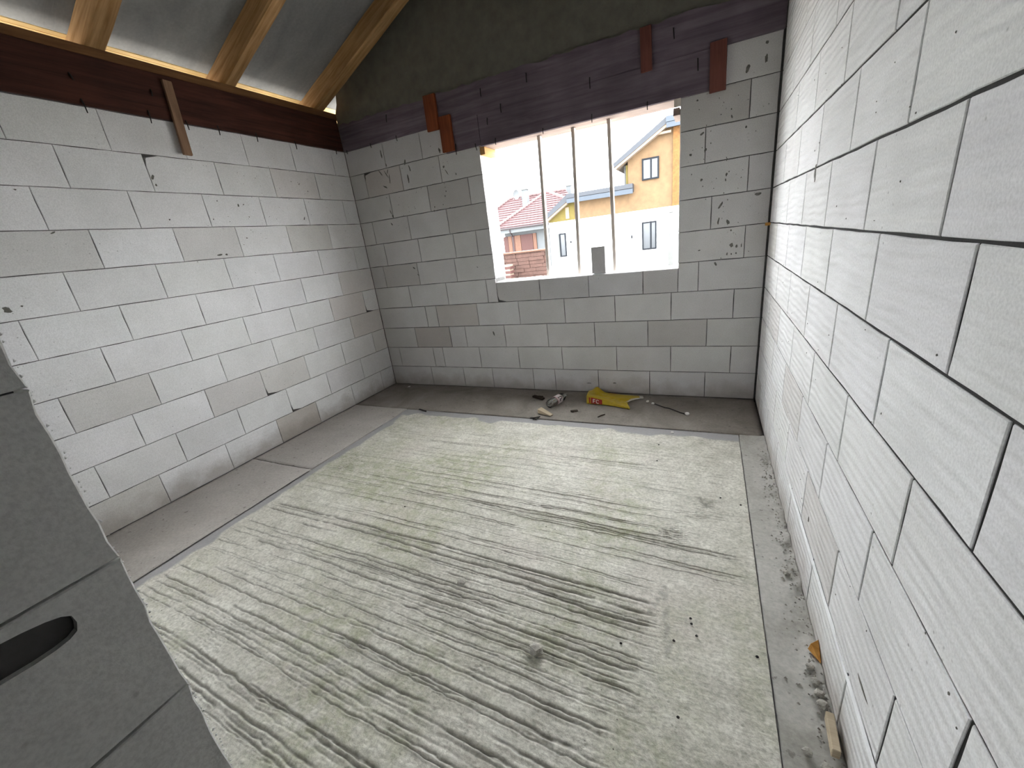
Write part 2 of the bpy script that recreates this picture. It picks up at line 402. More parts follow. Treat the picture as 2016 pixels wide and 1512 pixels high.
# ---- right wall (party wall, runs up past the frame)
wr = core('wall_right', [(.004, .242, -6.0, .25, -.5, 5.3)], M_jointshade)
frR = (-math.pi/2, lambda u, z: (0.0, -u, z))           # u = -y
JR = [[-.3,-.8,-1.3,-1.8,-2.31,-2.8,-3.3],[-.56,-1.06,-1.564,-2.048,-2.552,-3.044],[-.28,-.78,-1.28,-1.782,-2.26,-2.766,-3.257],
      [-.4,-.9,-1.4,-1.902,-2.4,-2.899,-3.4],[-.65,-1.15,-1.657,-2.137,-2.637,-3.138],[-.42,-.92,-1.424,-1.936,-2.442,-2.932,-3.43],
      [-.29,-.79,-1.29,-1.787,-2.296,-2.786,-3.28],[-.51,-1.015,-1.514,-2.018,-2.503,-3.0],[-.3,-.8,-1.31,-1.81,-2.3,-2.8],
      [-.06,-.56,-1.06,-1.56,-2.06],[-.3,-.8,-1.3,-1.8],[-.5,-1.0,-1.5],[-.25,-.75,-1.25]]
tr = random.Random(9)
for c, js in enumerate(JR):
    us = [0.0]+[-j for j in js]+[min(-js[-1]+.5, 4.0)]
    gp = .0062 if c < 10 else .005
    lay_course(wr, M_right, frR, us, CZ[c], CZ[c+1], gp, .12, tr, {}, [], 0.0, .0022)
# ---- front wall: the door jamb beside the camera (faces +x at x = -1.148), camera stands in the opening
XJ, YF = -1.148, -3.785
wf = core('wall_front', [(-W, XJ-.30, YF-.243, YF-.007, -.5, 2.745), (XJ-.31, XJ-.009, YF-.243, YF-.012, -.5, 2.745),
                         (-.05, .0, YF-.25, YF, -.5, 2.745), (-W, 0, YF-.25, YF, 2.3, 5.3)], M_mortar)
frJ = (math.pi/2, lambda u, z: (XJ, u, z))
tr = random.Random(12)
jamb_blocks = []
for c in range(0, 9):
    z1 = min(CZ[c+1], 2.3)
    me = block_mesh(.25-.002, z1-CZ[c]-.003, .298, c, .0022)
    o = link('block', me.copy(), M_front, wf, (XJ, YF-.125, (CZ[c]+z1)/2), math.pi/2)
    t = tr.gauss(.97,.03); o.color = (t,t,t*.985,1); jamb_blocks.append(o)
# hand-grip pocket in the fourth jamb block: a scooped recess
cut = MB(); RN, SN = 20, 10
vs = []; fs = []
for i in range(SN+1):
    ph = math.pi*i/SN
    for k in range(RN):
        th = 2*math.pi*k/RN; sx_ = abs(math.sin(ph))**.6
        vs.append((.034*sx_*math.cos(th), .078*math.copysign(abs(math.cos(ph))**.7, math.cos(ph)), .024*sx_*math.sin(th)))
for i in range(SN):
    for k in range(RN): fs.append((i*RN+k, i*RN+(k+1)%RN, (i+1)*RN+(k+1)%RN, (i+1)*RN+k))
cut.add(vs, fs); cm = cut.mesh('cutter'); bmc = bmesh.new(); bmc.from_mesh(cm); bmesh.ops.remove_doubles(bmc, verts=bmc.verts, dist=1e-5); bmesh.ops.recalc_face_normals(bmc, faces=bmc.faces); bmc.to_mesh(cm); bmc.free()
co = bpy.data.objects.new('cutter', cm); COL.objects.link(co); co.location = (XJ-.002, -3.927, 1.206); co.rotation_euler = (math.radians(-6),0,0)
jb = jamb_blocks[4]
bm_ = bmesh.new(); bm_.from_mesh(jb.data); bmesh.ops.recalc_face_normals(bm_, faces=bm_.faces); bm_.to_mesh(jb.data); bm_.free()
md = jb.modifiers.new('grip', 'BOOLEAN'); md.object = co; md.operation = 'DIFFERENCE'; md.solver = 'EXACT'
bpy.context.view_layer.update()
new = bpy.data.meshes.new_from_object(jb.evaluated_get(bpy.context.evaluated_depsgraph_get()))
jb.modifiers.clear(); jb.data = new
if not new.materials: new.materials.append(M_front)
bpy.data.objects.remove(co)
# crumbs of broken block clinging to the jamb's arris
rb = MB(); r = random.Random(2)
for i in range(120):
    z = r.uniform(.3, 1.62); s = r.uniform(.0006, .0017)
    y = YF - r.uniform(.0005,.003); x = XJ - r.uniform(.001,.004)
    rb.tube([(x-s,y,z-s),(x,y+s*.6,z),(x+s*.3,y,z+s*1.4)], [s*.4,s,s*.3], 5)
tag(rb.build('chipped_edge', M_front, wf), kind='stuff')

# ---- hall behind the camera, closed so that it stays dim
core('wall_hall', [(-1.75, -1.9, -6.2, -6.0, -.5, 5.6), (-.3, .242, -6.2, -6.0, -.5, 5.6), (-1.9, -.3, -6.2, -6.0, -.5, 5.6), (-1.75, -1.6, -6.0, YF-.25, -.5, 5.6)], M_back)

# ------------------------------------------------------------------ floor
fb = MB(); fb.box(-W-.2, .2, YF-.1, .2, -.5, -.03); fb.box(-1.7, .2, -6.0, YF-.1, -.5, -.03)
fl = tag(fb.build('floor', M_stripL), kind='structure')
def strip(name, x0,x1,y0,y1, mat, seed, nx, ny, edge_amp=.003, wall=None):
    """slab strip with slightly uneven top and a crumbly edge"""
    b = MB(); vs=[]; fs=[]
    for i in range(nx+1):
        for k in range(ny+1):
            x = x0+(x1-x0)*i/nx; y = y0+(y1-y0)*k/ny
            h = .0022*noise.noise(Vector((x*5+seed, y*5, 0)))+.0009*noise.noise(Vector((x*30, y*30+seed, 3)))
            if wall == 'x1':
                t = max(0, (x-(x1-.075))/.075); h += t*(.014+.020*noise.noise(Vector((x*22,y*14,seed)))) + .004*noise.noise(Vector((x*40,y*40,1)))*min(1,t*3)
            ex = edge_amp*noise.noise(Vector((x*14,y*14,seed+7)))
            vs.append((x+(ex if i in (0,nx) else 0), y+(ex if k in (0,ny) else 0), h))
    for i in range(nx):
        for k in range(ny):
            a=i*(ny+1)+k; fs.append((a,a+ny+1,a+ny+2,a+1))
    border=[i*(ny+1) for i in range(nx+1)]+[nx*(ny+1)+k for k in range(1,ny+1)]+[i*(ny+1)+ny for i in range(nx-1,-1,-1)]+[k for k in range(ny-1,0,-1)]
    nb=len(vs); low=[]
    for q in border: low.append(len(vs)); vs.append((vs[q][0],vs[q][1],-.03))
    m_=len(border)
    for i in range(m_): fs.append((border[i], low[i], low[(i+1)%m_], border[(i+1)%m_]))
    b.add(vs,fs); o = b.build(name, mat, fl, smooth=True); return o
strip('edge_strip', -W, -3.372, -3.95, -2.018, M_stripL, 1, 24, 60)
strip('edge_strip', -W, -3.374, -2.012, -.74, M_stripL, 2, 24, 40)
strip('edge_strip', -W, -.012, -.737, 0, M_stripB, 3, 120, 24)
strip('edge_strip', -.166, 0, -3.95, -.74, M_stripR, 4, 26, 300, .004, 'x1')

def seam(pts, w0, w1, seed):  # dark strip laid over a floor joint as its painted shade
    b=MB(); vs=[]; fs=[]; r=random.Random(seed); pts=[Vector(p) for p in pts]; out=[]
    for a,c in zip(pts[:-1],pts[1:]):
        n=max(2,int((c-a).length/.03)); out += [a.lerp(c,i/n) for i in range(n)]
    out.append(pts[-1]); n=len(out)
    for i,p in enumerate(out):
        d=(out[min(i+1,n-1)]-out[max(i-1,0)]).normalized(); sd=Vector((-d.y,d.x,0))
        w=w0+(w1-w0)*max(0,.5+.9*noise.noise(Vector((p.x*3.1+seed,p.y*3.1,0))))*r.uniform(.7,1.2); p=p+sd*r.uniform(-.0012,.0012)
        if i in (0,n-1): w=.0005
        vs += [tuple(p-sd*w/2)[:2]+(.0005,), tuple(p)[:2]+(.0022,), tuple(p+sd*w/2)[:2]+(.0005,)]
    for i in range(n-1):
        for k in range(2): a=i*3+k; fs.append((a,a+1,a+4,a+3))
    b.add(vs,fs); tag(b.build('joint_shade_strip', M_seam, fl), kind='stuff')
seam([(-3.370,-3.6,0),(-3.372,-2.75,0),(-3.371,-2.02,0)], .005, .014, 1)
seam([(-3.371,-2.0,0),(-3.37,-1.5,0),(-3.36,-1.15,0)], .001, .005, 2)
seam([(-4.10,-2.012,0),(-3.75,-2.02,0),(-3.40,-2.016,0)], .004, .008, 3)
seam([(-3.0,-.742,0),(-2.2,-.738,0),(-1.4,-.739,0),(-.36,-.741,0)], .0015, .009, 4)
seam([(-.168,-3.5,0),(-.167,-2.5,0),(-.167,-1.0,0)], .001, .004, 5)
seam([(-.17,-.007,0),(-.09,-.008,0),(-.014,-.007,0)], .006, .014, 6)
# raked centre slab: the rake grooves are geometry
def ribbed():
    x0,x1,y0,y1 = -3.367,-.170,-4.0,-.742
    NX, NY = 300, 1050
    X = np.linspace(x0,x1,NX+1); Y = np.linspace(y0,y1,NY+1)
    xx, yy = np.meshgrid(X, Y, indexing='ij')
    R = np.random.RandomState(4)
    def sm(n, amp, sc):      # smooth 1-D noise along x
        k = max(3,int((x1-x0)/sc)); return amp*np.interp(np.linspace(0,k,n), np.arange(k+1), R.randn(k+1))
    def sm1(n, amp, sc):
        a = sm(n, amp, sc); ker = np.ones(5)/5; return np.convolve(np.pad(a,2,'edge'), ker, 'valid')
    H = np.zeros_like(xx); G = np.zeros_like(xx)
    # (y at x=-1.5, depth, half width, x start, x end) - the marked grooves of the photograph first
    gl = [(-2.47,.012,.011,-3.25,-.55),(-2.53,.010,.010,-3.25,-.55),(-2.585,.008,.009,-2.9,-.55),(-2.70,.007,.006,-3.3,-1.2),(-2.735,.007,.006,-3.3,-1.2),
          (-2.80,.010,.008,-3.0,-.6),(-2.63,.006,.006,-1.7,-.55),(-3.12,.009,.007,-3.3,-.7),(-3.20,.009,.007,-3.3,-.7),(-3.245,.009,.007,-3.3,-.65),
          (-3.30,.007,.006,-3.3,-.7),(-3.03,.006,.006,-3.0,-.6),(-2.02,.009,.006,-2.2,-.55),(-2.05,.008,.006,-2.4,-.2),(-1.33,.008,.005,-2.7,-.75),(-1.95,.007,.006,-2.0,-.75),
          (-3.44,.008,.007,-3.3,-.75),(-3.52,.008,.007,-3.0,-.7)]
    y = -1.02
    while y > -3.85:
        near = np.clip((-y-1.0)/1.6, 0, 1)
        for q in range(R.randint(2, 6) if near < .55 else R.randint(1, 4)):
            y -= R.uniform(.010, .019)+.007*near
            a = R.uniform(-3.32,-1.8) if R.rand()<.4 else -3.31
            e = -.55+R.uniform(-.10,.03) if y < -2.3 else (-.2 if R.rand()<.55 else R.uniform(-1.6,-.3))
            gl.append((y, R.uniform(.0012,.0050)*(.55+1.25*near), R.uniform(.0024,.0042)*(1+.35*near), a, e))
        y -= R.uniform(.012,.045)*(.6+1.1*near)
    for (gy,d,w,a,e) in gl:
        t = (X+1.5); drift = -.030*t - .010*t*t + .05*np.clip(-gy-3,0,1)*(-t)
        c = gy+drift*(.4+.6*min(1,max(0,(-gy-.9)/1.4))) + sm1(NX+1,.004,.30)+sm(NX+1,.0017,.05)+sm(NX+1,.0016,.022)
        dep = .95*d*np.clip(.8+sm1(NX+1,.45,.22)+sm(NX+1,.22,.03),.03,1.6)*np.clip((X-a)/.12,0,1)*np.clip((e-X)/.10,0,1)
        u = (yy-c[:,None])/(w*.8)
        prof = np.exp(-u*u); lip = np.exp(-((u+2.0)/1.1)**2)
        H -= dep[:,None]*prof - .38*dep[:,None]*lip
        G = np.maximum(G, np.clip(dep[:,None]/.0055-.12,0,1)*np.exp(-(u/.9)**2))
    # trowel blotches / chipped patches
    for (px,py,pr,pd) in [(-.391,-1.687,.07,.006),(-.442,-1.818,.08,.004),(-.547,-2.007,.09,.006),(-1.02,-2.90,.05,.006),(-.693,-.981,.06,.003),(-.70,-1.26,.06,.003),(-3.1,-1.9,.09,.006),(-3.15,-1.75,.08,.006),(-1.208,-3.04,.05,.004),(-2.5,-3.3,.12,.004)]:
        q = np.exp(-(((xx-px)/pr)**2+((yy-py)/pr*1.2)**2))
        n_ = np.sin(xx*260+3*np.sin(yy*90))*np.sin(yy*240+2*np.sin(xx*120+px*9))
        H += q*pd*n_; G = np.maximum(G, q*np.clip(-n_-.2,0,1)*.8)
    # triangular trowel mark near the right edge
    for (ax,ay,bx,by) in [(-.556,-2.379,-.60,-2.545),(-.556,-2.379,-.513,-2.73)]:
        dx,dy = bx-ax,by-ay; L2=dx*dx+dy*dy; t=np.clip(((xx-ax)*dx+(yy-ay)*dy)/L2,0,1)
        dd=np.hypot(xx-ax-t*dx, yy-ay-t*dy); H += .0035*np.exp(-(dd/.006)**2); G=np.maximum(G,.5*np.exp(-((dd-.006)/.004)**2))
    # rough pitted grain
    def vnoise(sx, sy):
        gx, gy = int((x1-x0)*sx)+2, int((y1-y0)*sy)+2; g = R.randn(gx,gy)
        fx=(xx-x0)*sx; fy=(yy-y0)*sy; ix=fx.astype(int); iy=fy.astype(int); ax_=fx-ix; ay_=fy-iy
        ax_=ax_*ax_*(3-2*ax_); ay_=ay_*ay_*(3-2*ay_)
        return (g[ix,iy]*(1-ax_)+g[ix+1,iy]*ax_)*(1-ay_)+(g[ix,iy+1]*(1-ax_)+g[ix+1,iy+1]*ax_)*ay_
    rough = np.clip((-yy-2.2)/1.2,.25,1)
    H += .0009*vnoise(40,44)*rough + .0008*vnoise(90,110)*rough + .0004*vnoise(92,200) + .002*vnoise(4,5)
    marg = np.clip((x0+.085+.02*vnoise(9,9)-xx)/.02,0,1); marg = np.maximum(marg, np.clip((yy-(y1-.11-.02*vnoise(9,9)))/.02,0,1)); 
    flat = 1-marg; H = H*flat*1.0 - .0035; G *= flat
    H[:, :] = np.minimum(H, .004)
    vs = np.stack([xx,yy,H],-1).reshape(-1,3)
    idx = np.arange((NX+1)*(NY+1)).reshape(NX+1,NY+1)
    q = np.stack([idx[:-1,:-1],idx[1:,:-1],idx[1:,1:],idx[:-1,1:]],-1).reshape(-1,4)
    me = bpy.data.meshes.new('ribbed_slab')
    me.vertices.add(len(vs)); me.vertices.foreach_set('co', vs.astype(np.float32).ravel())
    me.loops.add(q.size); me.loops.foreach_set('vertex_index', q.astype(np.int32).ravel())
    me.polygons.add(len(q)); me.polygons.foreach_set('loop_start', np.arange(0,q.size,4,dtype=np.int32)); 
    me.polygons.foreach_set('use_smooth', np.ones(len(q),dtype=bool))
    me.update(calc_edges=True)
    for nm, arr in (('groove',G),('margin',marg)):
        at = me.attributes.new(nm,'FLOAT','POINT'); at.data.foreach_set('value', arr.astype(np.float32).ravel())
    return link('ribbed_slab', me, M_slab, fl)
ribbed()

# ------------------------------------------------------------------ ring beam, formwork boards, wall plate, roof
ZB, ZT = 2.746, 3.035
rl = core('trim_1', [(-W-.24, -W-.001, -4.04, .25, ZB, ZT-.01)], M_conc)
b = MB(); b.box(-W-.002, -W+.022, -3.9, -.03, ZB+.002, ZT+.012); bo = b.build('formwork_board', M_formL, rl, .002)
def nail(parent, a, b_, bend, rad=.0042):
    a = Vector(a); b_ = Vector(b_); mid = (a+b_)/2+Vector(bend)
    MB().tube([a, mid, b_], [rad, rad, rad*.8], 6).build('nail', M_dark, parent)
xl = -W+.026
for (y, z, z2, dy) in [(-2.249,2.78,2.70,.004),(-1.877,2.785,2.703,-.008),(-1.637,2.765,2.70,.004),(-1.393,2.77,2.70,-.004),(-1.06,2.77,2.697,-.004),(-.661,2.76,2.688,.002),(-.147,2.76,2.703,-.006),(-2.26,2.92,2.88,.01),(-1.81,2.93,2.885,-.006),(-1.70,2.87,2.82,.01)]:
    nail(rl, (xl,y,z), (xl+.004,y+dy,z2), (.004,0,0))
rbk = core('trim_2', [(-W-.24, .2, .001, .24, ZB, 3.0), (-2.818, -.36, .001, .24, HEAD+.025, ZB+.001)], M_conc)
b = MB()
pts = []; r = random.Random(8); n_ = 60
for i in range(n_+1):
    x = -W+.022 + (W-.03)*i/n_; pts.append((x, 2.995+r.uniform(-.012,.014)))
b.prism([(pts[0][0], 2.738),(pts[-1][0], 2.738)]+pts[::-1], -.022, .002)
b.build('formwork_board', M_formB, rbk)
b = MB(); b.box(-2.42, -.36, -.027, .002, 2.478, 2.742); b.build('formwork_board', M_formB, rbk, .002)
b = MB(); b.box(-2.818, -2.425, -.024, .002, 2.488, 2.742); b.build('formwork_board', M_formB, rbk, .002)
for (x,z,z2,dx) in [(-3.45,2.958,2.89,-.01),(-3.378,2.755,2.703,.008),(-4.07,2.75,2.71,.004),(-3.728,2.75,2.708,.006),(-2.694,2.55,2.456,-.002),(-2.478,2.51,2.45,.012),(-2.173,2.77,2.70,0),(-2.355,2.93,2.866,0),(-2.26,2.515,2.46,-.002),(-1.79,2.50,2.455,0),(-1.352,2.515,2.452,0),(-.907,2.505,2.447,0),(-1.902,2.938,2.868,0),(-1.356,2.775,2.695,0),(-2.32,2.69,2.635,-.004),(-.72,2.93,2.86,.006),(-.55,2.70,2.62,.004)]:
    nail(rbk, (x,-.031,z), (x+dx,-.035,z2), (0,-.004,0))
# gable above the ring beam (its base edge is ragged)
g = MB(); gp = []
for i in range(n_+1):
    x = -W-.001+(W+.001)*i/n_; gp.append((x, 2.985+.014*noise.noise(Vector((x*6,1,2)))))
g.prism(gp+[(0, 5.15),(-W+.07, 3.30),(-W+.045, 3.19),(-W-.001, 3.108)], -.006, .22)
tag(g.build('wall_gable', M_gable), kind='structure')

# red-brown cleats nailed over the boards
def cleat(name, x0,x1,z0,z1,y0,y1,mat,label,tilt=0):
    c = ((x0+x1)/2,(y0+y1)/2,(z0+z1)/2); b = MB()
    n=6; P=[]
    b.box(x0,x1,y0,y1,z0,z1); o=b.build(name, mat, None, .002, origin=c); o.rotation_euler=(0,tilt,0)
    return tag(o, label, 'plank')
cleat('timber_cleat', -2.978,-2.842, 2.703,3.005, -.047,-.024, M_cleat, 'red-brown cleat left of the window reaching the top of the ring beam', .02)
cleat('timber_cleat', -2.838,-2.704, 2.495,2.80, -.050,-.0265, M_cleat, 'orange-brown cleat left of the window, lower of the overlapping pair', .02)
cleat('timber_cleat', -.955,-.872, 2.703,2.99, -.047,-.025, M_cleat2, 'dull red cleat high above the right half of the window', -.02)
cleat('timber_cleat', -.468,-.358, 2.456,2.768, -.052,-.0285, M_cleat2, 'dark red cleat right of the window over white blocks', -.02)
b = MB(); c = (-W+.036, -1.699, 2.765); b.box(c[0]-.012,c[0]+.012,c[1]-.031,c[1]+.031,c[2]-.25,c[2]+.245)
o = b.build('timber_cleat', M_lath, None, .002, origin=c); o.rotation_euler=(math.radians(-2.5),0,0)
tag(o, 'light brown lath hanging below the rafters on the left wall', 'plank')

# wall plate along the left wall
b = MB(); b.box(-W-.12, -W+.004, -4.04, .0, ZT+.015, 3.113); 
tag(b.build('wall_plate', M_plate, None, .004, origin=(-W-.06,-3,3.07)), 'dark timber wall plate lying along the top of the left wall', 'beam')
# rafters, sloping up to the right; slightly waney
SL = .44; AX = math.atan(SL)
def rafter(yc, w, label, seed):
    r = random.Random(seed); n = 26; L0, L1 = -.85, 4.46; hgt = .165
    b = MB(); vs=[]; fs=[]
    prof = [(-.5,0.10),(-.42,0.0),(.40,0.0),(.5,.08),(.5,1.0),(-.5,1.0)]; m_=len(prof)
    for i in range(n+1):
        x = L0+(L1-L0)*i/n
        wv = .006*noise.noise(Vector((x*2.3, seed, 0))); sg=.012*noise.noise(Vector((x*1.1,seed,5)))
        for (py,pz) in prof:
            e = .007*noise.noise(Vector((x*3.1, py*9+seed, pz*4)))
            vs.append((x, py*(w+wv*2)+sg*.3+e, pz*hgt+(e*.6+abs(sg)*.3 if pz<.5 else 0)))
    for i in range(n):
        for k in range(m_): fs.append((i*m_+k,(i+1)*m_+k,(i+1)*m_+(k+1)%m_,i*m_+(k+1)%m_))
    fs.append(tuple(range(m_))); fs.append(tuple(n*m_+k for k in range(m_-1,-1,-1)))
    b.add(vs,fs); o=b.build('rafter', M_rafter, None)
    o.location=(-W, yc, 3.116); o.rotation_euler=(0,-AX,0)
    return tag(o, label, 'beam')
rafter(-2.04, .105, 'broad pale spruce rafter at the far left of the roof', 1)
rafter(-1.148, .105, 'middle spruce rafter with dark grain between the two other rafters', 2)
rafter(-.207, .115, 'narrow spruce rafter next to the gable wall', 3)
# underlay (the roof's inner skin) with slight sag between rafters
ru = MB(); vs=[]; fs=[]; nx, ny = 44, 100
zr = lambda x: 3.116+.165/math.cos(AX)+SL*(x+W)+.003
for i in range(nx+1):
    for k in range(ny+1):
        x = -4.318+(.3+4.318)*i/nx; y = (-4.3 if x < -1.7 else -6.1)+((4.55) if x < -1.7 else 6.35)*k/ny
        dr = min(abs(((y+.232+.456) % .91)-.456)/.45, 1)
        vs.append((x, y, zr(x)+.012*dr*(.4+.6*noise.noise(Vector((x*2,y*2,0))))))
for i in range(nx):
    for k in range(ny): a=i*(ny+1)+k; fs.append((a,a+1,a+ny+2,a+ny+1))
nv=len(vs); vs+= [(x,y,z+.03) for x,y,z in vs]; fs += [tuple(reversed([q+nv for q in f])) for f in fs]
border=[i*(ny+1) for i in range(nx+1)]+[nx*(ny+1)+k for k in range(1,ny+1)]+[i*(ny+1)+ny for i in range(nx-1,-1,-1)]+[k for k in range(ny-1,0,-1)]
for i in range(len(border)): p,q=border[i],border[(i+1)%len(border)]; fs.append((p,q,q+nv,p+nv))
ru.add(vs,fs); ceil_o = tag(ru.build('ceiling', M_underlay, None, smooth=True), kind='structure')
# eave boards outside, under the overhang
b0 = None
for i in range(8):
    xa = -4.324-.027*min(i,3)-.11*max(0,i-3); xb = xa-(.024 if i<3 else .104)
    b = MB(); za, zb2 = zr(xa)+.001, zr(xb)+.001
    b.add([(xa,-4.3,za),(xb,-4.3,zb2),(xb,.4,zb2),(xa,.4,za),(xa,-4.3,za+.02),(xb,-4.3,zb2+.02),(xb,.4,zb2+.02),(xa,.4,za+.02)],[(0,1,2,3),(7,6,5,4),(0,4,5,1),(1,5,6,2),(2,6,7,3),(3,7,4,0)])
    o = b.build('board', M_eave, None, origin=(xa,-2.8,za))
    o.parent = ceil_o

# ------------------------------------------------------------------ window: soffit board, end board, sill mortar, props
b = MB(); b.box(X0+.002, X1-.001, -.018, .25, HEAD-.008, HEAD+.022)
w1 = tag(b.build('window_1', M_soffit, None, .002), kind='structure')
b = MB(); b.box(X0+.001, X0+.052, .004, .25, HEAD-.075, HEAD-.009); b.build('end_board', M_endb, w1, .002)
b = MB(); b.box(X1-.044, X1+.006, -.02, -.001, HEAD-.062, HEAD+.01); b.build('end_board', M_prop, w1, .002)
b = MB(); b.box(X1-.05, X1-.001, .003, .25, HEAD-.115, HEAD-.063); b.build('end_board', M_soffit, w1, .002)
# rough white mortar on the sill
b = MB(); r = random.Random(6); vs=[]; fs=[]; nx=60
for i in range(nx+1):
    x = X0+.003+(X1-X0-.006)*i/nx
    h = .004+.006*abs(noise.noise(Vector((x*9,0,0))))
    vs += [(x,.002+.004*r.random(),SILL-.002),(x,.012+.006*r.random(),SILL+h),(x,.235,SILL+h*1.3),(x,.249,SILL-.002)]
for i in range(nx):
    for k in range(3): a=i*4+k; fs.append((a,a+1,a+5,a+4))
b.add(vs,fs); tag(b.build('sill_mortar', M_smear, w1), kind='stuff')
props = [('leftmost of the three thin timber props standing in the window',-1.880,-1.896),('middle one of the three thin timber props in the window',-1.556,-1.573),('rightmost thin timber prop in the window, beside the block offcut',-1.240,-1.227)]
for lab, xt, xb in props:
    z0, z1 = SILL+.012, HEAD-.010; b = MB()
    b.add([(xb-.015,.085,z0),(xb+.015,.085,z0),(xb+.015,.135,z0),(xb-.015,.135,z0),(xt-.015,.085,z1),(xt+.015,.085,z1),(xt+.015,.135,z1),(xt-.015,.135,z1)],[(3,2,1,0),(4,5,6,7),(0,1,5,4),(1,2,6,5),(2,3,7,6),(3,0,4,7)])
    tag(b.build('timber_prop', M_prop, None, .002, origin=(xb,.11,z0)), lab, 'post')
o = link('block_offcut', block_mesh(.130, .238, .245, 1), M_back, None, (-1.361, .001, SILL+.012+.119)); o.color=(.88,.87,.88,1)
tag(o, 'grey aerated concrete offcut standing upright on the window sill', 'block')
# small orange wedge in the back right corner
b = MB(); c=(-.016,-.024,1.488); b.box(-.034,-.001,-.046,-.003,1.477,1.499)
o = b.build('wooden_wedge', M_orange, None, .003, origin=c); tag(o, 'small orange wooden wedge pushed into the back right wall corner', 'wedge')

# ------------------------------------------------------------------ splashes and smears on the walls
def blob(b, place, u, v, ru, rv, ang, r, t=.0018):
    n=9; ring=[]; 
    for k in range(n):
        th=2*math.pi*k/n; q=r.uniform(.6,1.15); a=ru*q*math.cos(th); d=rv*q*math.sin(th)
        ring.append((u+a*math.cos(ang)-d*math.sin(ang), v+a*math.sin(ang)+d*math.cos(ang)))
    vs=[place(p,q,.0003) for p,q in ring]+[place(u+(p-u)*.7,v+(q-v)*.7,t) for p,q in ring]
    b.add(vs,[(i,(i+1)%n,(i+1)%n+n,i+n) for i in range(n)]+[tuple(range(n,2*n))])
pB = lambda u,v,t:(u,-t,v); pL = lambda u,v,t:(-W+t,u,v); pR = lambda u,v,t:(-t,u,v)
r = random.Random(21); b = MB()
for (u,v,a,d,an) in [(-3.638,2.636,.010,.045,.1),(-3.60,2.525,.010,.022,.2),(-3.696,2.459,.006,.04,.6),(-3.667,2.318,.034,.009,-.5),(-3.589,2.393,.007,.05,-.1),(-3.625,2.44,.005,.05,.5),(-3.60,2.46,.006,.03,-.5),
                     (-3.346,2.35,.010,.05,0),(-3.303,2.439,.009,.04,.2),(-3.35,2.508,.009,.03,-.3),(-2.905,2.532,.013,.028,.3),(-2.887,2.383,.014,.012,.4),(-2.859,2.33,.005,.03,.5),(-2.754,2.298,.006,.013,0),
                     (-2.903,2.161,.007,.007,0),(-2.922,2.118,.006,.008,0),(-2.905,2.20,.005,.005,0),(-3.072,2.034,.007,.011,0),(-3.086,1.996,.009,.009,0),(-3.647,2.017,.012,.02,.2),(-3.664,2.062,.006,.025,.3),(-3.925,2.456,.008,.028,.1),(-3.681,1.937,.008,.02,.5),(-2.885,2.001,.012,.004,.1),
                     (-.322,1.891,.008,.014,0),(-.326,1.852,.005,.01,0),(-.352,1.673,.008,.03,-.6),(-.364,1.553,.008,.035,-.2),(-.097,1.716,.024,.012,.2),(-.26,1.354,.015,.02,.3),(-.222,1.341,.01,.015,0),(-.187,1.346,.004,.02,0),(-.289,1.287,.007,.014,0),(-.257,1.284,.005,.01,0),(-.222,1.287,.006,.009,0),(-.501,1.337,.011,.005,0),(-.5,1.88,.010,.012,0),(-.373,1.216,.010,.02,.5),(-.293,1.538,.014,.02,.6),(-.269,1.471,.006,.01,0),
                     (-.219,2.561,.014,.025,-.3),(-.109,2.689,.009,.012,0),(-.107,2.596,.009,.03,0),(-.506,2.205,.02,.008,.6),(-.478,2.09,.009,.02,-.5),(-.585,2.073,.012,.01,0),(-.207,2.192,.007,.01,0),(-.305,2.282,.006,.012,.3),(-.545,2.438,.008,.008,0),(-3.49,1.44,.018,.010,-.6),(-3.45,1.36,.02,.004,-.7),(-2.66,1.38,.012,.004,-.6),(-2.57,.655,.010,.035,.25),(-1.52,.10,.03,.006,0),(-1.25,.11,.02,.006,0)]:
    blob(b,pB,u,v,a,d,an,r)
for i in range(90):
    cx,cz = r.choice([(-3.6,2.4),(-2.95,2.3),(-.3,1.4),(-.4,2.1),(-.3,2.45),(-3.4,2.1),(-.35,1.75)])
    u=cx+r.gauss(0,.13); v=cz+r.gauss(0,.18)
    if -W+.02<u<-.02 and not (X0-.02<u<X1+.02 and SILL-.02<v<2.5) and v<2.71: blob(b,pB,u,v,r.uniform(.0015,.005),r.uniform(.0015,.007),r.uniform(-.6,.6),r)
tag(b.build('mortar_splashes', M_splash, wb), kind='stuff')
b = MB()
for (u,v,a,d,an) in [(-1.99,2.346,.012,.02,-.4),(-1.986,2.293,.010,.010,0),(-1.409,2.167,.008,.014,0),(-1.359,2.175,.010,.004,.2),(-1.579,2.197,.005,.006,0),(-.717,2.377,.005,.008,0),(-.632,2.317,.005,.006,0),(-.802,2.396,.004,.006,0),(-1.982,2.055,.007,.006,0),(-1.657,2.054,.006,.006,0),(-1.422,1.899,.008,.006,0),(-1.703,1.777,.022,.008,.1),(-1.645,1.775,.013,.009,-.1),(-1.342,2.074,.006,.006,0),(-2.658,1.981,.016,.005,.4),(-.762,2.058,.006,.02,-.4),(-2.736,2.224,.008,.004,0),(-1.892,1.737,.006,.004,0),(-3.005,1.561,.022,.018,-.5),(-2.941,1.574,.008,.006,0),(-2.0,2.47,.014,.008,.4)]:
    blob(b,pL,u,v,a,d,an,r)
for i in range(70):
    u=-.9+r.gauss(0,.5); v=2.2+r.gauss(0,.25)
    if -3<u<-.02 and v<2.71: blob(b,pL,u,v,r.uniform(.0015,.004),r.uniform(.0015,.004),0,r)
tag(b.build('mortar_splashes', M_splash, wl), kind='stuff')
b = MB()
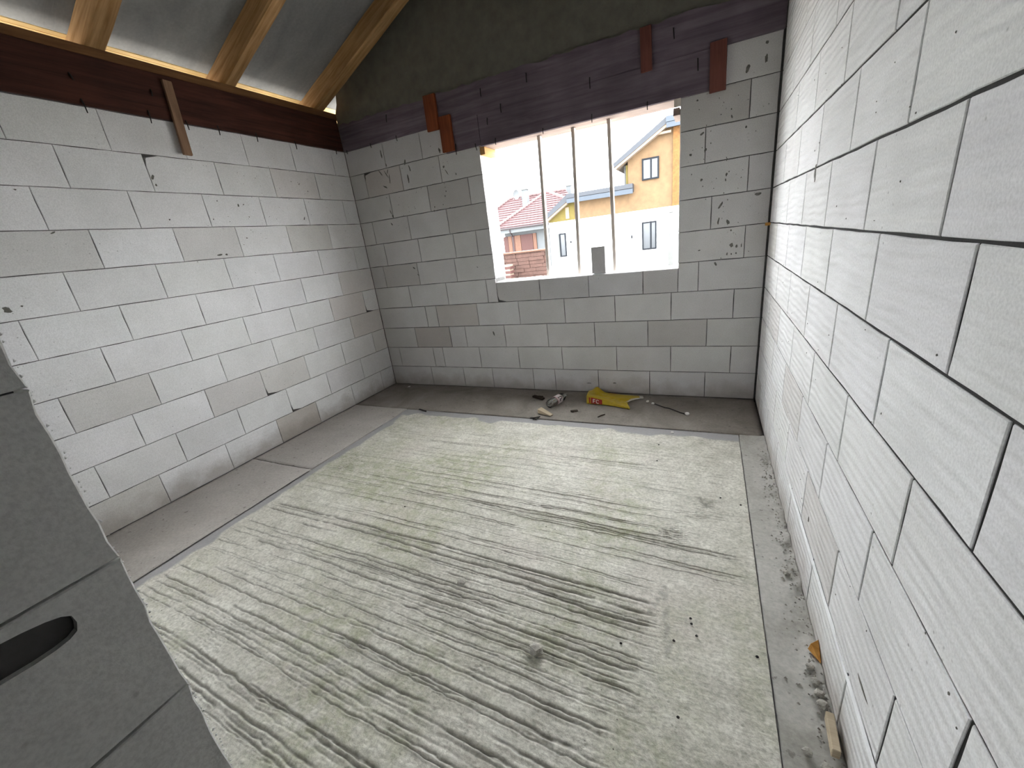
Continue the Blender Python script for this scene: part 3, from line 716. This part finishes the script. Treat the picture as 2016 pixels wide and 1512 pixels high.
blob(b,pR,-1.487,1.735,.02,.035,.2,r); blob(b,pR,-1.50,1.70,.012,.02,0,r); blob(b,pR,-2.905,.322,.055,.006,.0,r); blob(b,pR,-2.17,.33,.008,.02,0,r)
for i in range(60): blob(b,pR,-r.uniform(.6,3.4),r.uniform(.3,2.2),r.uniform(.0015,.004),r.uniform(.0015,.004),0,r)
tag(b.build('mortar_splashes', M_splash, wr), kind='stuff')
# white adhesive squeezed along the lowest bed joint of the right wall
b = MB(); vs=[]; fs=[]; n=46
for i in range(n+1):
    y=-1.75-(3.45-1.75)*i/n
    wv=.010+.016*abs(noise.noise(Vector((y*3.2,2,0)))); zc=.232+.012*noise.noise(Vector((y*2.1,5,0)))
    if 2.66<-y<2.80: wv=.002
    vs += [(-.0004,y,zc-wv),(-.006,y,zc),(-.0004,y,zc+wv)]
for i in range(n):
    for k in range(2): a=i*3+k; fs.append((a,a+1,a+4,a+3))
b.add(vs,fs); tag(b.build('mortar_smear', M_smear, wr), kind='stuff')

# ------------------------------------------------------------------ things on the floor
# yellow sack
def bag():
    root = empty('cement_sack', (-1.27,-.22,.005))
    tag(root, 'torn yellow plastic sack with red print lying by the back wall', 'sack')
    ox,oy = -1.27,-.22
    lf = lambda t:(-1.462-.045*t, -.318+.262*t)
    RT=[(0,-1.035,-.408),(.12,-1.040,-.385),(.30,-1.075,-.30),(.42,-1.085,-.265),(.6,-1.04,-.21),(.78,-.985,-.15),(.88,-.945,-.135),(1.0,-.965,-.062)]
    def rt(t):
        for (t0,x0,y0),(t1,x1,y1) in zip(RT[:-1],RT[1:]):
            if t<=t1: q=(t-t0)/(t1-t0); return (x0+(x1-x0)*q, y0+(y1-y0)*q)
        return RT[-1][1:]
    def surf(s,t,off=0.0):
        g=.14; h=(.066*(1-s)**1.1+.016)
        tt=max(0,(t-g)/(1-g)); a=lf(tt); c=rt(tt); bow=.022*math.sin(math.pi*s)*(1-tt)
        x=a[0]+(c[0]-a[0])*s; y=a[1]+(c[1]-a[1])*s+bow
        wr=.010*noise.noise(Vector((s*7,t*5,1)))+.006*noise.noise(Vector((s*15,t*11,4)))
        if t<=g: q=t/g; z=h*q; y-= .012*(1-q)*(1-s)+off
        else:
            z=h*(1-.55*tt)+wr*math.sin(math.pi*min(1,tt+.1))
            pk=math.exp(-((s-.17)/.09)**2-((tt-.86)/.16)**2); z+=.058*pk
            z*= (1-max(0,(tt-.93)/.07)*.75); z+=off
        return Vector((x-ox,y-oy,max(.002,z)))
    def sheet(s0,s1,t0,t1,ns,nt_,off,name,mat,par,both=True):
        b=MB(); vs=[surf(s0+(s1-s0)*i/ns, t0+(t1-t0)*k/nt_, off) for i in range(ns+1) for k in range(nt_+1)]
        fs=[(i*(nt_+1)+k,(i+1)*(nt_+1)+k,(i+1)*(nt_+1)+k+1,i*(nt_+1)+k+1) for i in range(ns) for k in range(nt_)]
        b.add(vs,fs); o=b.build(name,mat,par,smooth=True)
        md=o.modifiers.new('sheet','SOLIDIFY'); md.thickness=.0012; md.offset=-1
        return o
    s=sheet(0,.93,0,1,30,30,0,'sheet',M_bag,root)
    sheet(.93,1.0,.55,1,3,12,0,'torn_lining',M_bagw,root); sheet(.93,1.0,0,.55,3,10,0,'sheet',M_bag,root)
    sheet(.10,.36,.012,.125,10,5,.0022,'logo_panel',M_red,root)
    sheet(.055,.08,.02,.12,2,5,.0022,'logo_panel',M_red,root)
    sheet(.36,.52,.93,.985,6,3,.0025,'logo_panel',M_red,root)
    # white lettering on the red panel
    def strokes(lines,name):
        b=MB()
        for (s0,t0,s1,t1) in lines:
            p0=surf(s0,t0,.0042); p1=surf(s1,t1,.0042); b.beam(p0,p1,.0012,.006,upv=(p1-p0).cross(Vector((0,-1,.2))))
        b.build(name,M_print,root)
    strokes([(.155,.03,.155,.10),(.155,.10,.205,.10),(.155,.066,.195,.066)],'letter')
    strokes([(.285,.088,.265,.10),(.265,.10,.235,.10),(.235,.10,.225,.066),(.225,.066,.24,.03),(.24,.03,.285,.035)],'letter')
bag()
# clear bottle lying on its side
def bottle():
    base=Vector((-1.795,-.500,.047)); axis=Vector((.090,.345,-.012)).normalized()
    root=empty('plastic_bottle', (base.x,base.y,0)); tag(root,'clear plastic bottle with pale printed label lying on the floor','bottle')
    a=axis.cross(Vector((0,0,1))).normalized(); u=a.cross(axis)
    def P(l,rad,th): q=base+axis*l+(a*math.cos(th)+u*math.sin(th))*rad; return q-Vector((base.x,base.y,0))
    prof=[(.004,.0),(.004,.018),(0,.028),(.006,.038),(.022,.0445),(.05,.046),(.09,.0455),(.10,.0445),(.19,.0445),(.20,.0455),(.235,.043),(.268,.030),(.292,.017),(.305,.0145),(.312,.0165),(.316,.0145),(.333,.0135)]
    n=28; b=MB(); vs=[P(l,max(rad,.0003),2*math.pi*k/n) for l,rad in prof for k in range(n)]
    fs=[(i*n+k,i*n+(k+1)%n,(i+1)*n+(k+1)%n,(i+1)*n+k) for i in range(len(prof)-1) for k in range(n)]
    b.add(vs,fs); b.build('bottle_body',M_pet,root,smooth=True)
    def band(l0,l1,th0,th1,rad,name,mat):
        b=MB(); m_=20; vs=[P(l,rad,th0+(th1-th0)*k/m_) for l in (l0,l1) for k in range(m_+1)]
        b.add(vs,[(k,k+1,m_+2+k,m_+1+k) for k in range(m_)]); return b.build(name,mat,root,smooth=True)
    band(.100,.190,0,2*math.pi*.999,.0452,'label',M_label); band(.096,.104,0,2*math.pi*.999,.0456,'label_band',M_lred); band(.112,.117,0,2*math.pi*.999,.0456,'label_band',M_lred)
    # dark lettering, wrapped on the side that faces the room
    def stroke(pts,name):
        b=MB(); 
        for (l0,t0),(l1,t1) in zip(pts[:-1],pts[1:]): b.tube([P(l0,.0457,t0),P((l0+l1)/2,.0459,(t0+t1)/2),P(l1,.0457,t1)],.0042,6)
        b.build(name,M_ldark,root)
    c0=.72
    stroke([(.150,c0-.42),(.172,c0-.35),(.180,c0-.1),(.172,c0+.15),(.150,c0+.2)],'letter')
    stroke([(.132,c0-.75),(.142,c0-.60),(.134,c0-.42),(.148,c0-.30)],'letter')
    stroke([(.126,c0-.1),(.134,c0+.12),(.126,c0+.3)],'letter')
bottle()
# pale wooden wedge
b = MB(); b.add([(0,0,0),(.155,-.0,0),(.155,.042,0),(0,.06,0),(0,0,.044),(.155,0,.010),(.155,.042,.010),(0,.06,.044)],[(3,2,1,0),(4,5,6,7),(0,1,5,4),(1,2,6,5),(2,3,7,6),(3,0,4,7)])
o = b.build('wooden_wedge', M_pale, None, .0015); o.location=(-1.868,-.625,.004); o.rotation_euler=(0,0,math.radians(-20)); tag(o,'pale wooden wedge on the floor in front of the bottle','wedge')
def scrap(name, pts, rads, mat, label, cat, n=7):
    pts=[Vector(p) for p in pts]; b=MB(); b.tube(pts, rads, n); o=b.build(name, mat, None, origin=pts[0]); return tag(o,label,cat)
b = MB(); b.beam((-2.07,-.225,.014),(-1.935,-.28,.012),.042,.02); b.beam((-2.02,-.235,.018),(-1.95,-.265,.027),.03,.012)
o=b.build('wood_scrap', M_bark, None, .004, origin=(-2.0,-.25,.012)); tag(o,'dark brown wood scrap on the floor left of the bottle','scrap')
scrap('wire_scrap', [(-1.90,-.745,.006),(-1.85,-.742,.012),(-1.815,-.70,.008),(-1.822,-.735,.009),(-1.83,-.765,.006),(-1.865,-.762,.005)], .005, M_dark, 'bent dark wire scrap at the strip edge before the wedge','wire')
scrap('wire_scrap', [(-3.20,-.745,.007),(-3.17,-.77,.02),(-3.13,-.765,.007),(-3.09,-.775,.006)], .008, M_dark, 'short dark scrap lying at the slab edge near the left corner','wire')
scrap('stick', [(-1.285,-.62,.007),(-1.262,-.59,.010),(-1.235,-.55,.007)], [.004,.006,.004], M_bark, 'small dark twig on the floor below the yellow sack','stick')
b = MB(); b.beam((-1.565,-.53,.006),(-1.505,-.50,.006),.035,.006); o=b.build('leaf_scrap', M_bark, None, .002, origin=(-1.53,-.515,.006)); tag(o,'flat brown flake on the floor between bottle and sack','scrap')
# dark wavy wire from the sack to a white chunk
scrap('wire', [(-.84,-.24,.006),(-.79,-.285,.009),(-.74,-.315,.006),(-.70,-.33,.007),(-.655,-.37,.009),(-.60,-.41,.006),(-.555,-.435,.007)], .0045, M_dark, 'long dark wire on the floor leading from sack to white chunk','wire')
def lump(name, c, s, mat, label, cat, seed, flat=.7):
    bm=bmesh.new(); bmesh.ops.create_icosphere(bm, subdivisions=2, radius=1)
    for v in bm.verts:
        q=1+.38*noise.noise(v.co*1.7+Vector((seed,seed*2,0))); v.co=Vector((v.co.x*s*q, v.co.y*s*q*.9, v.co.z*s*q*flat))
    mn=min(v.co.z for v in bm.verts)
    for v in bm.verts: v.co.z-=mn
    me=bpy.data.meshes.new(name); bm.to_mesh(me); bm.free(); o=link(name,me,mat,None,c); return tag(o,label,cat)
lump('mortar_crumb', (-.545,-.442,.001), .020, M_foam, 'white mortar chunk at the end of the dark wire','crumb', 3)
lump('mortar_crumb', (-.903,-.205,.001), .015, M_foam, 'white crumb just beyond the torn end of the sack','crumb', 5)
lump('mortar_crumb', (-.850,-.248,.001), .014, M_foam, 'white crumb at the start of the dark wire','crumb', 8)
lump('mortar_crumb', (-3.833,-.111,.001), .018, M_foam, 'white flake on the floor in the back left corner','crumb', 9, .3)
lump('mortar_crumb', (-.64,-.80,.0), .012, M_foam, 'white flake on the slab edge near the right corner','crumb', 14, .3)
lump('concrete_lump', (-1.008,-2.885,-.003), .030, M_lump, 'grey concrete lump stuck on the raked slab','lump', 11, .5)
lump('concrete_lump', (-1.503,-2.665,-.003), .024, M_lump, 'flat pale mortar flake on the raked slab left of the lump','lump', 17, .3)
DK=[(-.441,-2.529),(-.437,-2.554),(-.499,-2.656),(-.205,-2.624),(-.465,-2.943),(-.416,-2.606),(-.695,-2.736),(-2.221,-2.221),(-.206,-1.657),(-.708,-1.261),(-.31,-1.614),(-.72,-1.02)]
for i,(x,y) in enumerate(DK):
    lump('grit', (x,y,-.003), .0056, M_dark, 'tiny black grit on the raked concrete slab','grit', 20+i, .6)['group']='black grit on the slab'
# along the right wall: orange chip, pale lath end, stones
b = MB(); b.add([(-.036,-2.548,.0),(-.002,-2.52,.0),(-.004,-2.60,.0),(-.030,-2.548,.03),(-.002,-2.525,.034),(-.003,-2.59,.008)],[(0,1,2),(3,5,4),(0,3,4,1),(1,4,5,2),(2,5,3,0)])
o=b.build('wood_chip', M_orange, None, .001, origin=(-.02,-2.55,.0)); o.location.z=.02; tag(o,'orange wood chip on the floor against the right wall','chip')
b = MB(); b.beam((-.026,-2.80,.034),(-.026,-2.915,.034),.022,.036); o=b.build('lath_end', M_pale, None, .002, origin=(-.026,-2.86,.034)); o.rotation_euler=(0,0,math.radians(-3)); o.location.z=.040; tag(o,'pale lath end lying against the right wall','lath')
r = random.Random(31)
SP=[(-.040,-2.617),(-.035,-2.672),(-.03,-2.715),(-.028,-2.752),(-.055,-2.945),(-.098,-2.92),(-.05,-2.16)]
SPL=['rounded mortar stone touching the orange wood chip by the right wall','mortar stone at the right wall, second from the orange chip','mortar stone at the right wall, third from the orange chip','mortar stone at the far end of the pale lath by the wall','mortar stone at the near end of the pale lath by the wall','mortar stone on the right strip nearest the camera, off the wall','lone mortar stone far along the right wall behind the others']
for i,(x,y) in enumerate(SP):
    lump('mortar_stone', (x,y,.004), .014+.006*r.random(), M_lump, SPL[i],'stone', 40+i, .7)['group']='mortar stones at the foot of the right wall'
b = MB()
for i in range(420):
    y=-r.uniform(1.0,3.4); x=-abs(r.gauss(.0,.035))-.006; s=r.uniform(.002,.0065)
    z=.004+max(0,(x+.075)/.075)*.012
    b.add([(x-s,y,z),(x+s,y-s*.3,z),(x,y+s,z),(x,y-s,z+s*.3),(x-s*.2,y,z+s*1.3)],[(0,3,4),(3,1,4),(1,2,4),(2,0,4),(0,2,1,3)])
for i in range(120):
    x=-r.uniform(.25,3.3); y=-r.uniform(.08,3.5); s=r.uniform(.0015,.004); z=.001 if y>-.74 else -.003
    b.add([(x-s,y,z),(x+s,y-s*.3,z),(x,y+s,z),(x,y-s,z+s*.3),(x-s*.2,y,z+s*1.3)],[(0,3,4),(3,1,4),(1,2,4),(2,0,4),(0,2,1,3)])
tag(b.build('floor_crumbs', M_lump, fl), kind='stuff')

# ------------------------------------------------------------------ outside
b = MB(); b.box(-60,40,.26,70,-.7,-.5); b.box(-60,-W-.26,-40,.26,-.7,-.5); b.box(-W-.26,40,-40,-6.25,-.7,-.5); b.box(-W-.26,-1.76,-6.25,YF-.26,-.7,-.5); tag(b.build('ground', M_ground), kind='structure')
def window(parent, x0,x1,z0,z1,y, mull, fw=.07, dz=.0):
    f = MB(); f.box(x0,x1,y-.05,y+.04,z0,z0+fw); f.box(x0,x1,y-.05,y+.04,z1-fw,z1); f.box(x0,x0+fw,y-.05,y+.04,z0+fw,z1-fw); f.box(x1-fw,x1,y-.05,y+.04,z0+fw,z1-fw)
    for mx in mull: f.box(mx-fw/2,mx+fw/2,y-.05,y+.04,z0+fw,z1-fw)
    fo = f.build('window', M_frame, parent)
    xs=[x0+fw]+[q for mx in mull for q in (mx-fw/2,mx+fw/2)]+[x1-fw]
    for a,c in zip(xs[::2],xs[1::2]): MB().box(a,c,y-.01,y+.01,z0+fw,z1-fw).build('pane', M_pane, fo)
# --- white house with the two shed roofs
H = empty('white_house', (-3.5,20,-.5)); tag(H,'white rendered house with orange upper walls and grey-blue roof edges','building')
def part(mb, name, mat):
    o = mb.build(name, mat); o.parent = H; o.matrix_parent_inverse = Matrix.Translation((3.5,-20,.5)); return o
class HP: pass
def hwin(*a, **k):
    before=set(o.name for o in bpy.data.objects); window(None,*a,**k)
    for o in bpy.data.objects:
        if o.name not in before and o.parent is None: o.parent=H; o.matrix_parent_inverse=Matrix.Translation((3.5,-20,.5))
part(MB().box(-8.84,2.5,20,24.5,-.5,2.346),'ground_floor_wall',M_white)
part(MB().prism([(-7.3,2.346),(-4.05,2.346),(-4.05,3.30),(-7.3,3.30)],20.06,24.5),'upper_wall',M_or1)
part(MB().prism([(-8.82,2.346),(-7.3,2.346),(-7.3,3.30),(-7.62,3.24),(-8.82,2.52)],20.03,24.5),'gable_panel',M_yellow)
part(MB().prism([(-8.95,2.50),(-7.62,3.30),(-4.06,3.30),(-4.06,3.665),(-7.60,3.665),(-8.98,2.72)],19.70,24.7),'roof',M_fascia)
part(MB().prism([(-7.585,3.22),(-4.055,3.20),(-4.055,3.43),(-7.585,3.44)],19.60,19.72),'fascia_board',M_fascia2)
part(MB().prism([(-7.60,3.46),(-4.055,3.455),(-4.055,3.665),(-7.585,3.67)],19.58,19.72),'fascia_board',M_fascia)
part(MB().prism([(-8.90,2.40),(-7.60,3.20),(-7.60,3.33),(-8.93,2.50)],19.75,24.5),'verge_board',M_cream)
part(MB().box(-7.81,-7.60,20.0,20.05,2.44,3.04),'vent_board',M_cream)
part(MB().prism([(-4.343,2.346),(-2.17,2.346),(-2.17,6.03),(-4.343,4.80)],20.05,24.5),'upper_wall',M_or1)
part(MB().box(-2.17,2.4,19.93,24.5,2.346,5.85),'upper_wall',M_or2)
part(MB().prism([(-4.98,4.52),(-2.46,6.0),(2.5,6.0),(2.5,6.28),(-2.48,6.28),(-5.0,4.73)],19.62,24.7),'roof',M_fascia)
part(MB().prism([(-4.90,4.44),(-2.46,5.86),(-2.46,6.0),(-4.95,4.53)],19.66,24.6),'verge_board',M_cream)
part(MB().box(-2.47,2.5,19.52,19.64,6.045,6.285),'fascia_board',M_fascia2)
part(MB().box(-2.45,2.5,19.55,19.66,5.81,6.03),'fascia_board',M_fascia2)
part(MB().box(-2.95,-2.25,19.75,19.9,5.62,5.72),'rafter_end',M_cream)
part(MB().box(-4.58,-4.46,20.3,22,2.6,4.60),'corner_strip',M_palegrey)
part(MB().box(-4.46,-4.343,20.12,22,2.6,4.60),'corner_strip',M_yellow)
hwin(-3.67,-2.93,.34,1.746,19.985,[-3.22])
hwin(-3.64,-2.82,3.74,4.735,20.02,[-3.20])
hwin(-8.27,-7.87,.41,1.71,19.985,[])
part(MB().box(-8.42,-8.28,19.97,20.0,.41,1.71),'shutter_box',M_palegrey)
for (x,z,s) in [(-4.2,1.085,.055),(-7.585,1.18,.04)]:
    part(MB().box(x-s*.6,x+s*.6,19.9,20.0,z-s*1.5,z+s*1.5),'wall_lamp',M_frame)
pl = MB().box(-2.30,-2.07,19.2,19.4,-.5,2.02); pl.box(-2.28,-2.09,19.2,19.4,2.02,2.07)
o = pl.build('pillar', M_palegrey, None, .02, origin=(-2.185,19.3,-.5)); tag(o,'pale grey pillar standing before the right end of the white house','pillar')
# --- red tiled house
R_ = empty('red_tiled_house', (-11,26,-.5)); tag(R_,'house with red tiled hip roof, white eaves and brown shutters','building')
RI = Matrix.Translation((11,-26,.5))
def rpart(mb,name,mat,par=None):
    o=mb.build(name,mat); o.parent=par or R_; 
    o.matrix_parent_inverse = RI if par is None else Matrix.Identity(4); return o
rpart(MB().box(-14.9,-7.0,26.7,31,-.5,2.5),'wall',M_hwall)
rpart(MB().box(-15.1,-6.9,25.95,26.8,2.22,2.48),'eave_box',M_hwall)
rpart(MB().tube([(-15.2,25.86,2.55),(-6.9,25.86,2.50)],.075,8),'gutter',M_gutter)
rpart(MB().tube([(-14.08,25.86,2.5),(-14.05,25.9,2.3),(-14.1,26.3,2.1),(-14.2,26.62,1.95),(-14.2,26.62,-.4)],.05,7),'downpipe',M_gutter)
for (x0,x1,mt) in [(-15.0,-14.62,M_brownd),(-14.60,-14.30,M_brownl),(-14.28,-14.06,M_brownd),(-14.04,-13.55,M_brownl),(-13.52,-12.55,M_brownd),(-12.52,-12.25,M_brownl)]:
    rpart(MB().box(x0,x1,26.60,26.72,.75,2.0),'shutter',mt)
def tiles(L, Rr, A, n, B=None, th=.07):
    """courses of tiles between eave L-R and apex A (or ridge A-B)"""
    L,Rr,A=Vector(L),Vector(Rr),Vector(A); B=Vector(B) if B else A
    nn=(Rr-L).cross(A-L).normalized()
    for i in range(n):
        t0,t1=i/n,min(1,(i+1.15)/n)
        a0,a1=L.lerp(A,t0),L.lerp(A,t1); c0,c1=Rr.lerp(B,t0),Rr.lerp(B,t1)
        # gently waved lower edge: pan tiles
        m_=max(4,int((c0-a0).length/.30)); vs=[]; 
        for k in range(m_*2+1):
            q=k/(m_*2); w=.006*(1 if k%2 else -1)
            p0=a0.lerp(c0,q); p1=a1.lerp(c1,q)
            vs += [p0, p0+nn*(th+w), p1+nn*(.012+w)]
        fs=[]
        for k in range(m_*2): fs += [(k*3,k*3+3,k*3+4,k*3+1),(k*3+1,k*3+4,k*3+5,k*3+2)]
        rpart(MB().add(vs,fs),'tile_course',M_tile)
def caps(p,q,n,rad=.12):
    p,q=Vector(p),Vector(q)
    for i in range(n):
        a=p.lerp(q,i/n); c=p.lerp(q,(i+.93)/n)
        rpart(MB().tube([a+Vector((0,0,.02)),c+Vector((0,0,.06))],[rad*1.12,rad*.86],8),'ridge_cap',M_ridge)
A0=(-11.93,29.0,4.90)
tiles((-15.25,25.9,2.62),(-6.9,25.9,2.58),A0,14); caps((-15.25,25.85,2.68),A0,22); caps(A0,(-6.9,25.85,2.66),16)
tiles((-19.5,28.2,2.6),(-9,28.2,2.6),(-16.0,31,5.0),13,(-11.0,31,4.96)); caps((-19.5,28.1,2.68),(-16.0,31,5.06),20); caps((-16.0,31,5.06),(-11.0,31,5.0),14)
tiles((-16,31.4,2.9),(-8.4,31.4,2.9),(-12.0,33.4,5.22),12); caps((-16,31.3,2.95),(-12.0,33.4,5.28),18); caps((-12.0,33.4,5.28),(-8.4,31.3,2.95),18)
rpart(MB().box(-14.22,-13.78,29.3,29.8,3.2,5.38),'chimney',M_hwall); rpart(MB().box(-14.28,-13.72,29.24,29.86,5.38,5.46),'chimney_cap',M_palegrey)
rpart(MB().box(-11.4,-11.0,32.3,32.7,4,5.40),'chimney',M_hwall); rpart(MB().box(-11.45,-10.95,32.25,32.75,5.40,5.47),'chimney_cap',M_palegrey)
b=MB(); vs=[]; n=18
for j,(rad,dp) in enumerate([(.0,.09),(.17,.07),(.30,.02),(.36,-.03)]):
    for k in range(n): vs.append((-14.62+rad*.8*math.cos(2*math.pi*k/n), 29.2+dp, 5.12+rad*math.sin(2*math.pi*k/n)))
b.add(vs,[(j*n+k,j*n+(k+1)%n,(j+1)*n+(k+1)%n,(j+1)*n+k) for j in range(3) for k in range(n)])
b.tube([(-14.62,29.3,5.1),(-14.3,29.4,4.8),(-14.2,29.5,4.4)],.03,6); rpart(b,'satellite_dish',M_hwall)
# --- brown garden wall with coping and split-stone courses
G = empty('garden_wall',(-6.5,9.2,-.5)); tag(G,'low brown stone garden wall with thin pale coping','wall')
GI=Matrix.Translation((6.5,-9.2,.5))
def gpart(mb,name,mat):
    o=mb.build(name,mat); o.parent=G; o.matrix_parent_inverse=GI; return o
gpart(MB().box(-8.6,-5.19,9.06,9.3,-.5,1.215),'wall_core',M_stone)
gpart(MB().box(-8.65,-5.16,8.98,9.33,1.215,1.26),'coping',M_brownl)
r=random.Random(17); z=-.1
while z<1.17:
    h=min(.115,1.205-z); x=-8.55+r.uniform(-.2,0)
    while x<-5.2:
        L=r.uniform(.35,.6); x1=min(x+L,-5.19)
        if x1-x>.08: gpart(MB().box(max(x,-8.6)+.006,x1-.006,9.0+r.uniform(0,.03),9.08,z+.006,z+h-.004),'stone',M_stone)
        x+=L
    z+=h
# --- stack of red bricks with pale spacers beside the garden wall
S = empty('brick_stack',(-6.3,8.6,-.5)); tag(S,'small stack of dark red bricks before the brown garden wall','bricks')
SI=Matrix.Translation((6.3,-8.6,.5))
for i in range(10):
    z=-.5+.14*i
    for nm,mt,z0,z1,dx in (('brick',M_brownd,z,z+.085,.0),('spacer',M_cream,z+.085,z+.14,.03)):
        o=MB().box(-6.50+dx*.5,-6.22-dx,8.45,8.75,z0,z1).build(nm,mt); o.parent=S; o.matrix_parent_inverse=SI
